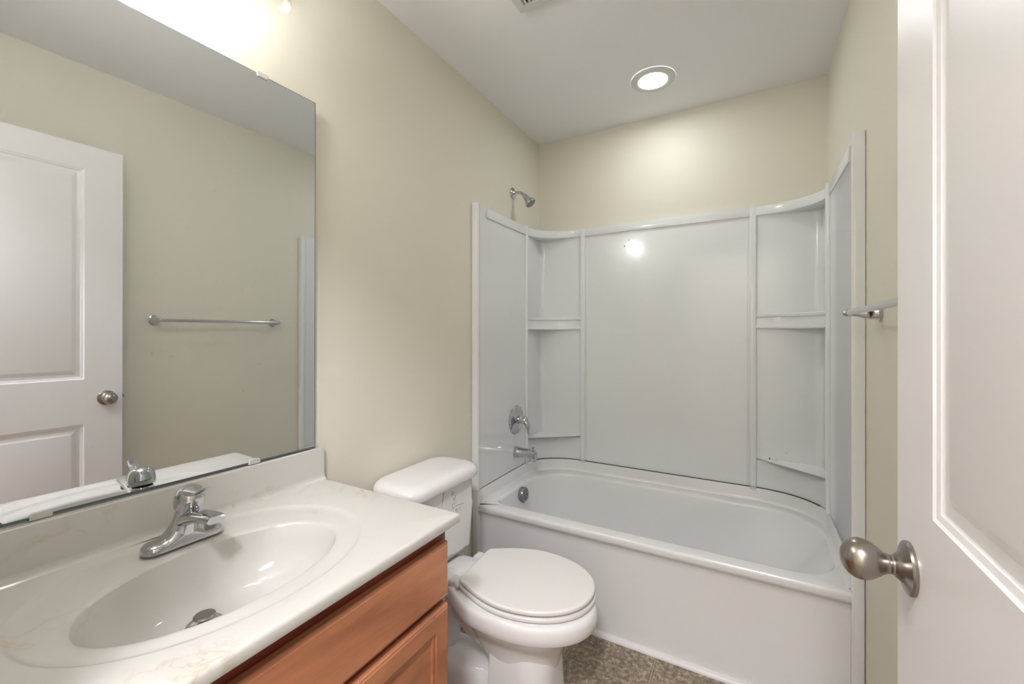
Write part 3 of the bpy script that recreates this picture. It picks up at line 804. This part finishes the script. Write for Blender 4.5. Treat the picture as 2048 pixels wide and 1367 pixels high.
# spout
b = MB(); rings = []
for x, z, hw, hh in ((0.104, 0.046, 0.021, 0.016), (0.124, 0.052, 0.0215, 0.0170), (0.148, 0.0600, 0.0205, 0.0150), (0.172, 0.0665, 0.0190, 0.0125), (0.197, 0.0715, 0.0180, 0.0110), (0.218, 0.0735, 0.0180, 0.0105), (0.232, 0.0738, 0.0178, 0.0100), (0.238, 0.0735, 0.0165, 0.0085)):
    rr = []
    for k in range(32):
        a = 2 * PI * k / 32; ca, sa = math.cos(a), math.sin(a)
        rr.append((x + sa * 0.0035, FYc + hw * math.copysign(abs(ca) ** 0.8, ca), FZ + z + hh * math.copysign(abs(sa) ** 0.8, sa)))
    rings.append(rr)
b.loft(rings, True, True)
b.build('spout', M['chrome'], fa)
b = MB(); b.lathe([(0.0125, 0.0), (0.0125, -0.010), (0.0115, -0.012), (0.0095, -0.012)], (0.220, FYc, FZ + 0.0650), n=28)
b.build('aerator', M['dull_chrome'], fa)
# domed handle with lever to the front
b = MB()
hc = (FXc + 0.022, FYc, FZ + 0.0790)
tl = Vector((0.20, 0, 1)).normalized()
b.lathe([(0.0225, 0.0), (0.0262, 0.001), (0.0272, 0.006), (0.0270, 0.018), (0.0250, 0.029), (0.0205, 0.0375), (0.0130, 0.0425), (0.005, 0.0445), (0.0, 0.0448)], hc, tl, n=40, cap=False)
b.tube([(hc[0] + 0.000, FYc, hc[2] + 0.030), (hc[0] + 0.018, FYc, hc[2] + 0.0335), (hc[0] + 0.034, FYc, hc[2] + 0.0345), (hc[0] + 0.052, FYc, hc[2] + 0.0400), (hc[0] + 0.066, FYc, hc[2] + 0.0480), (hc[0] + 0.071, FYc, hc[2] + 0.051)], [0.012, 0.0105, 0.0070, 0.0045, 0.0034, 0.0015], 20, sq=((0, 0, 1), [1.7, 1.75, 1.8, 2.3, 2.6, 2.6]))
hn = b.build('faucet_handle', M['chrome'], fa)
for sgn, m_ in ((-1, 'red'), (1, 'blue')):
    b = MB(); b.lathe([(0.0022, 0.0), (0.0018, 0.0012)], (hc[0] + 0.0268, FYc + sgn * 0.0015, hc[2] + 0.0125), (1, 0, -0.05), n=14)
    b.build('temperature_dot', M[m_], hn)

# ---------------------------------------------------------------- toilet
TY = -1.187           # bowl centre line
TKY = -1.205          # tank centre
to = thing('toilet', 'white two-piece toilet with closed lid between the vanity and the tub', 'toilet', (0.38, TY, 0))
def egg(xb, xf, hw, n=72, back=0.62, sq_=2.0, yc=TY):
    """plan outline: blunt back at xb, rounded front at xf; the widest point at 45 % of the length"""
    L_ = xf - xb; xm = xb + 0.43 * L_
    out = []
    for i in range(n):
        a = 2 * PI * i / n; ca, sa = math.cos(a), math.sin(a)
        if ca >= 0:
            x = xm + (xf - xm) * ca; y = hw * math.copysign(abs(sa) ** 0.96, sa)
        else:
            x = xm + (xm - xb) * -1 * (abs(ca) ** back)
            y = hw * math.copysign(abs(sa) ** 0.80, sa)
        out.append((x, yc + y))
    return out
def lid_outline(o, n=96, xb=0.318, xf=0.742, hw=0.177):
    """seat outline: straight back edge, flaring sides, round front"""
    P = []
    N_ = n // 2
    xm = 0.515
    hb = 0.112
    # half outline from back centre to front tip (positive y side)
    half = [(xb + o, 0.0), (xb + o, hb - 0.012 - o), (xb + 0.004 + o, hb - 0.003 - o * 0.8)]
    K = 26
    for i in range(K + 1):
        t = i / K
        # sides: cubic from the back corner to the widest point
        x = xb + 0.012 + (xm - xb - 0.012) * t
        y = hb + 0.003 + (hw - hb - 0.003) * math.sin(t * PI / 2) ** 1.0
        half.append((x, y - o))
    for i in range(1, 33):
        a = PI / 2 * i / 32
        half.append((xm + (xf - xm - o) * math.sin(a), (hw - o) * math.cos(a) ** 0.94 if i < 32 else 0.0))
    full = half + [(x, -y) for x, y in reversed(half[1:-1])]
    ca, sa = math.cos(math.radians(5.0)), math.sin(math.radians(5.0))     # the loose lid sits slightly askew
    return [(0.315 + (x - 0.315) * ca - y * sa, TY + (x - 0.315) * sa + y * ca) for x, y in full]
def rrect(x0, x1, y0, y1, r, n=10):
    P = []
    for cx, cy, a0 in ((x1 - r, y0 + r, -90), (x1 - r, y1 - r, 0), (x0 + r, y1 - r, 90), (x0 + r, y0 + r, 180)):
        P += arc(cx, cy, r, a0, a0 + 90, n)
    return P
# pear-shaped rim outline
HW = [(0.190, 0.0), (0.191, 0.050), (0.196, 0.068), (0.205, 0.080), (0.230, 0.084), (0.255, 0.088), (0.280, 0.099), (0.305, 0.117), (0.335, 0.139), (0.370, 0.157), (0.410, 0.168), (0.460, 0.173)]
def pear(xb, xf, sy, o=0.0):
    half = list(HW)
    for i in range(1, 33):
        a = PI / 2 * i / 32
        half.append((0.50 + 0.252 * math.sin(a), 0.1735 * math.cos(a) if i < 32 else 0.0))
    m = lambda x: xb + (x - 0.190) / 0.562 * (xf - xb)
    P = [(m(x), y * sy) for x, y in half]
    return [(x, TY + y) for x, y in P] + [(x, TY - y) for x, y in reversed(P[1:-1])]
b = MB()
lv = [(0.4015, 0.200, 0.742, 0.955), (0.400, 0.194, 0.748, 0.985), (0.395, 0.190, 0.753, 1.010), (0.386, 0.188, 0.757, 1.026), (0.368, 0.188, 0.757, 1.026), (0.352, 0.189, 0.755, 1.016), (0.345, 0.193, 0.750, 0.990), (0.339, 0.204, 0.737, 0.920),
      (0.328, 0.220, 0.718, 0.850), (0.308, 0.245, 0.694, 0.765), (0.280, 0.275, 0.668, 0.690), (0.250, 0.305, 0.650, 0.640), (0.220, 0.335, 0.640, 0.605), (0.190, 0.365, 0.632, 0.585)]
b.loft([[(x, y, z) for x, y in pear(xb, xf, sy)] for z, xb, xf, sy in lv], True, True)
# front column, flat at its back
def colm(xb, xf, hw, r=0.06, rb=0.004):
    P = []
    for cx, cy, rr, a0 in ((xf - r, -hw + r, r, -90), (xf - r, hw - r, r, 0), (xb + rb, hw - rb, rb, 90), (xb + rb, -hw + rb, rb, 180)):
        P += arc(cx, TY + cy, rr, a0, a0 + 90, 10)
    return P
b.loft([[(x, y, z) for x, y in colm(xb, xf, hw, rr)] for z, xb, xf, hw, rr in ((0.305, 0.460, 0.610, 0.080, 0.078), (0.27, 0.450, 0.626, 0.098, 0.092), (0.23, 0.445, 0.632, 0.106, 0.088), (0.18, 0.443, 0.634, 0.108, 0.080), (0.10, 0.441, 0.634, 0.110, 0.070), (0.0, 0.438, 0.637, 0.114, 0.066))], True, True)
bowl = b.build('toilet_bowl', M['porcelain'], to, smooth=50)
# trapway sweeping back from the column, and the foot behind it
b = MB()
pa = [(0.47, TY, 0.256), (0.44, TY, 0.250), (0.39, TY, 0.248), (0.34, TY, 0.266), (0.30, TY, 0.296), (0.27, TY, 0.330), (0.25, TY, 0.360)]
b.tube(pa, [0.072, 0.072, 0.072, 0.070, 0.066, 0.060, 0.052], 32, sq=((0, 0, 1), 1.06))
b.tube([(x, y, z + 0.006) for x, y, z in pa], [0.056, 0.056, 0.056, 0.054, 0.050, 0.044, 0.036], 32, sq=((0, 0, 1), 1.62))
b.tube([(0.30, TY, 0.300), (0.255, TY, 0.300), (0.210, TY, 0.275), (0.180, TY, 0.220), (0.165, TY, 0.14), (0.160, TY, 0.02)], [0.050, 0.060, 0.066, 0.070, 0.074, 0.080], 28)
b.build('trapway', M['porcelain'], bowl, smooth=50)
b = MB()
def foot(o, z, x0=0.085, x1=0.50, hw=0.118): return [(x, y, z) for x, y in egg(x0 + o, x1 - o, hw - o, back=0.5)]
b.loft([foot(0, 0.0), foot(0, 0.020), foot(0.004, 0.030), foot(0.012, 0.037), foot(0.022, 0.042), foot(0.030, 0.052), foot(0.033, 0.070), foot(0.036, 0.090), foot(0.046, 0.112), foot(0.062, 0.124), foot(0.085, 0.128)], True, True)
ft = b.build('base_foot', M['porcelain'], bowl, smooth=50)
for sgn in (-1, 1):
    b = MB(); b.lathe([(0.015, 0.0), (0.015, 0.008), (0.013, 0.018), (0.007, 0.025), (0.0, 0.026)], (0.285, TY + sgn * 0.104, 0.033), n=24)
    b.build('bolt_cap', M['white_plastic'], bowl)
# rear deck carrying the tank
b = MB()
def deck(o, z): return [(x, y, z) for x, y in rrect(0.030 + o, 0.26, TY - 0.086 + o, TY + 0.086 - o, 0.012)]
b.loft([deck(0.03, 0.290), deck(0.010, 0.335), deck(0.0, 0.355), deck(0.0, 0.388), deck(0.003, 0.393), deck(0.008, 0.395)], True, True)
b.build('rear_deck', M['porcelain'], bowl, smooth=50)
# seat ring and lid
def slab(b, ex, z0, z1, r, xf=0.742):
    st = [(ex + r * 1.4, z0), (ex + r * 0.3, z0 + r * 0.25), (ex, z0 + r), (ex, z1 - r), (ex + r * 0.3, z1 - r * 0.3), (ex + r, z1 - 0.0003), (ex + r * 2.2, z1)]
    b.loft([[(x, y, z) for x, y in lid_outline(o, xf=xf)] for o, z in st], True, True)
b = MB(); slab(b, -0.001, 0.4050, 0.4190, 0.005, 0.744); b.build('toilet_seat', M['seat'], to, smooth=50)
b = MB(); slab(b, 0.0, 0.4240, 0.4390, 0.0055); b.build('seat_lid', M['seat'], to, smooth=50)
for sgn in (-1, 1):
    b = MB(); b.box((0.272 - sgn * 0.006, TY + sgn * 0.084 - 0.020, 0.3955), (0.320 - sgn * 0.006, TY + sgn * 0.084 + 0.020, 0.4200), 0.006, 3)
    b.lathe([(0.0075, 0.0), (0.0075, 0.010), (0.005, 0.012)], (0.314 - sgn * 0.008, TY + sgn * 0.103, 0.413), (0, sgn, 0), n=20)
    b.build('seat_hinge', M['white_plastic'], to)
# tank
b = MB()
b.loft([[(x, y, z) for x, y in rrect(0.022 + o, 0.190 + dx - o, TKY - 0.165 - dy + o, TKY + 0.165 + dy - o, 0.045)] for z, o, dx, dy in
        ((0.396, 0.030, 0.0, 0.0), (0.398, 0.012, 0.0, 0.0), (0.408, 0.0, 0.002, 0.002), (0.55, 0.0, 0.010, 0.010), (0.688, 0.0, 0.016, 0.018))], True, True)
b.build('tank', M['porcelain'], to, smooth=50)
b = MB()
def lidr(o, z, r=0.07): return [(x, y, z) for x, y in rrect(0.012 + o * 0.5, 0.236 - o, TKY - 0.204 + o, TKY + 0.204 - o, r)]
b.loft([lidr(0.016, 0.6885), lidr(0.004, 0.6900), lidr(0.0, 0.6950), lidr(0.0, 0.7120), lidr(0.002, 0.7200), lidr(0.008, 0.7280), lidr(0.017, 0.7335), lidr(0.030, 0.7365, 0.06), lidr(0.05, 0.7380, 0.05)], True, True)
b.build('tank_lid', M['porcelain'], to, smooth=50)
b = MB(); b.lathe([(0.014, 0), (0.014, 0.012), (0.010, 0.014)], (0.2045, TKY - 0.120, 0.650), (1, 0, 0), n=20)
b.tube([(0.216, TKY - 0.120, 0.650), (0.222, TKY - 0.105, 0.648), (0.223, TKY - 0.075, 0.642)], [0.007, 0.008, 0.005], 14)
b.build('flush_handle', M['white_plastic'], to)
b = MB(); b.lathe([(0.0085, 0.0), (0.0115, 0.002), (0.0115, 0.006), (0.0085, 0.008)], (0.235, TKY - 0.010, 0.398), (0.3, -0.2, 1), n=24, cap=False)
b.build('bolt_washer', M['glass'], to)
b = MB()
for k, l_ in enumerate((0.016, 0.009, 0.004)):
    b.box((0.232 + k * 0.006, -1.2035 - l_ / 2, 0.3950), (0.2345 + k * 0.006, -1.2035 + l_ / 2, 0.3957))
b.build('factory_stamp', M['ink'], bowl)

# ---------------------------------------------------------------- paper note taped to the tank
pap = thing('paper_note', 'creased white paper towel with handwriting hanging on toilet tank front', 'paper note', (0.207, -1.13, 0.42))
PO = [(-1.2230, 0.6865), (-1.0530, 0.6865), (-1.0450, 0.6300), (-1.0400, 0.5750), (-1.0520, 0.5050), (-1.0670, 0.4190), (-1.1480, 0.4255), (-1.1930, 0.4330), (-1.2280, 0.4360)]
NU, NV = 26, 34
def edge_l(t): return -1.2230 + (-1.2280 + 1.2230) * t + 0.0015 * math.sin(t * 17)
def edge_r(t):
    k = [(0, -1.0530), (0.2, -1.0450), (0.42, -1.0400), (0.68, -1.0520), (1, -1.0670)]
    for (a, u), (c_, v) in zip(k, k[1:]):
        if t <= c_: return u + (v - u) * (t - a) / (c_ - a)
    return k[-1][1]
def tank_front(y, z):
    f = 0.192 + 0.014 * min(max((z - 0.40) / 0.288, 0), 1)
    d = y - (TKY + 0.165 + 0.016 - 0.045)
    if d > 0: f -= 0.045 - math.sqrt(max(0.045 ** 2 - min(d, 0.044) ** 2, 0)) * 1.0
    return f
def paper_x(y, z, u, t):
    return 0.2050 + 0.004 * t + 0.0018 * noise.noise(Vector((y * 30, z * 22, 1))) + 0.0012 * noise.noise(Vector((y * 90, z * 60, 4))) + 0.002 * (t ** 3)
b = MB(); g = []
for j in range(NV + 1):
    t = j / NV
    for i in range(NU + 1):
        u = i / NU
        y = edge_l(t) + (edge_r(t) - edge_l(t)) * u
        z = 0.6870 - t * (0.2510 + 0.0170 * u) + 0.002 * math.sin(u * 9) * t
        g.append((max(paper_x(y, z, u, t), tank_front(y, z) + 0.0012), y, z))
fs = [(j * (NU + 1) + i, j * (NU + 1) + i + 1, (j + 1) * (NU + 1) + i + 1, (j + 1) * (NU + 1) + i) for j in range(NV) for i in range(NU)]
b.add(g, fs)
po = b.build('paper_sheet', M['paper'], pap, smooth=60, fix=False)
sol = po.modifiers.new('thick', 'SOLIDIFY'); sol.thickness = 0.0005; sol.offset = 0
STROKES = [[(-1.18, 0.6628), (-1.1722, 0.6639), (-1.1682, 0.6598), (-1.1655, 0.6508), (-1.1616, 0.6454)], [(-1.1754, 0.6589), (-1.1728, 0.654), (-1.1708, 0.6461)], [(-1.1602, 0.658), (-1.1575, 0.649)],
           [(-1.1655, 0.6378), (-1.1602, 0.6319), (-1.1562, 0.6289), (-1.1495, 0.625)], [(-1.1454, 0.6396), (-1.1508, 0.6394), (-1.1502, 0.6293)], [(-1.1669, 0.6261), (-1.1549, 0.626)],
           [(-1.1495, 0.6168), (-1.1602, 0.614), (-1.1562, 0.6085)], [(-1.1708, 0.6161), (-1.1708, 0.604), (-1.1669, 0.6017)], [(-1.1735, 0.596), (-1.1629, 0.5987), (-1.1495, 0.6012), (-1.1276, 0.5985), (-1.0995, 0.594)],
           [(-1.1535, 0.5855), (-1.1468, 0.588), (-1.1345, 0.5868)], [(-1.1468, 0.5847), (-1.1386, 0.5768), (-1.1359, 0.5807)], [(-1.1262, 0.5872), (-1.1207, 0.5844)], [(-1.1276, 0.5827), (-1.1193, 0.5764)]]
b = MB()
for st in STROKES:
    pts = []
    for (y0, z0), (y1, z1) in zip(st, st[1:]):
        for k in range(4): pts.append((y0 + (y1 - y0) * k / 4, z0 + (z1 - z0) * k / 4))
    pts.append(st[-1])
    P3 = []
    for y, z in pts:
        t = (0.687 - z) / 0.26
        P3.append((max(paper_x(y, z, 0, t), tank_front(y, z) + 0.0012) + 0.0004, y, z))
    b.tube(P3, 0.00062, 6)
b.build('handwriting', M['ink'], pap)
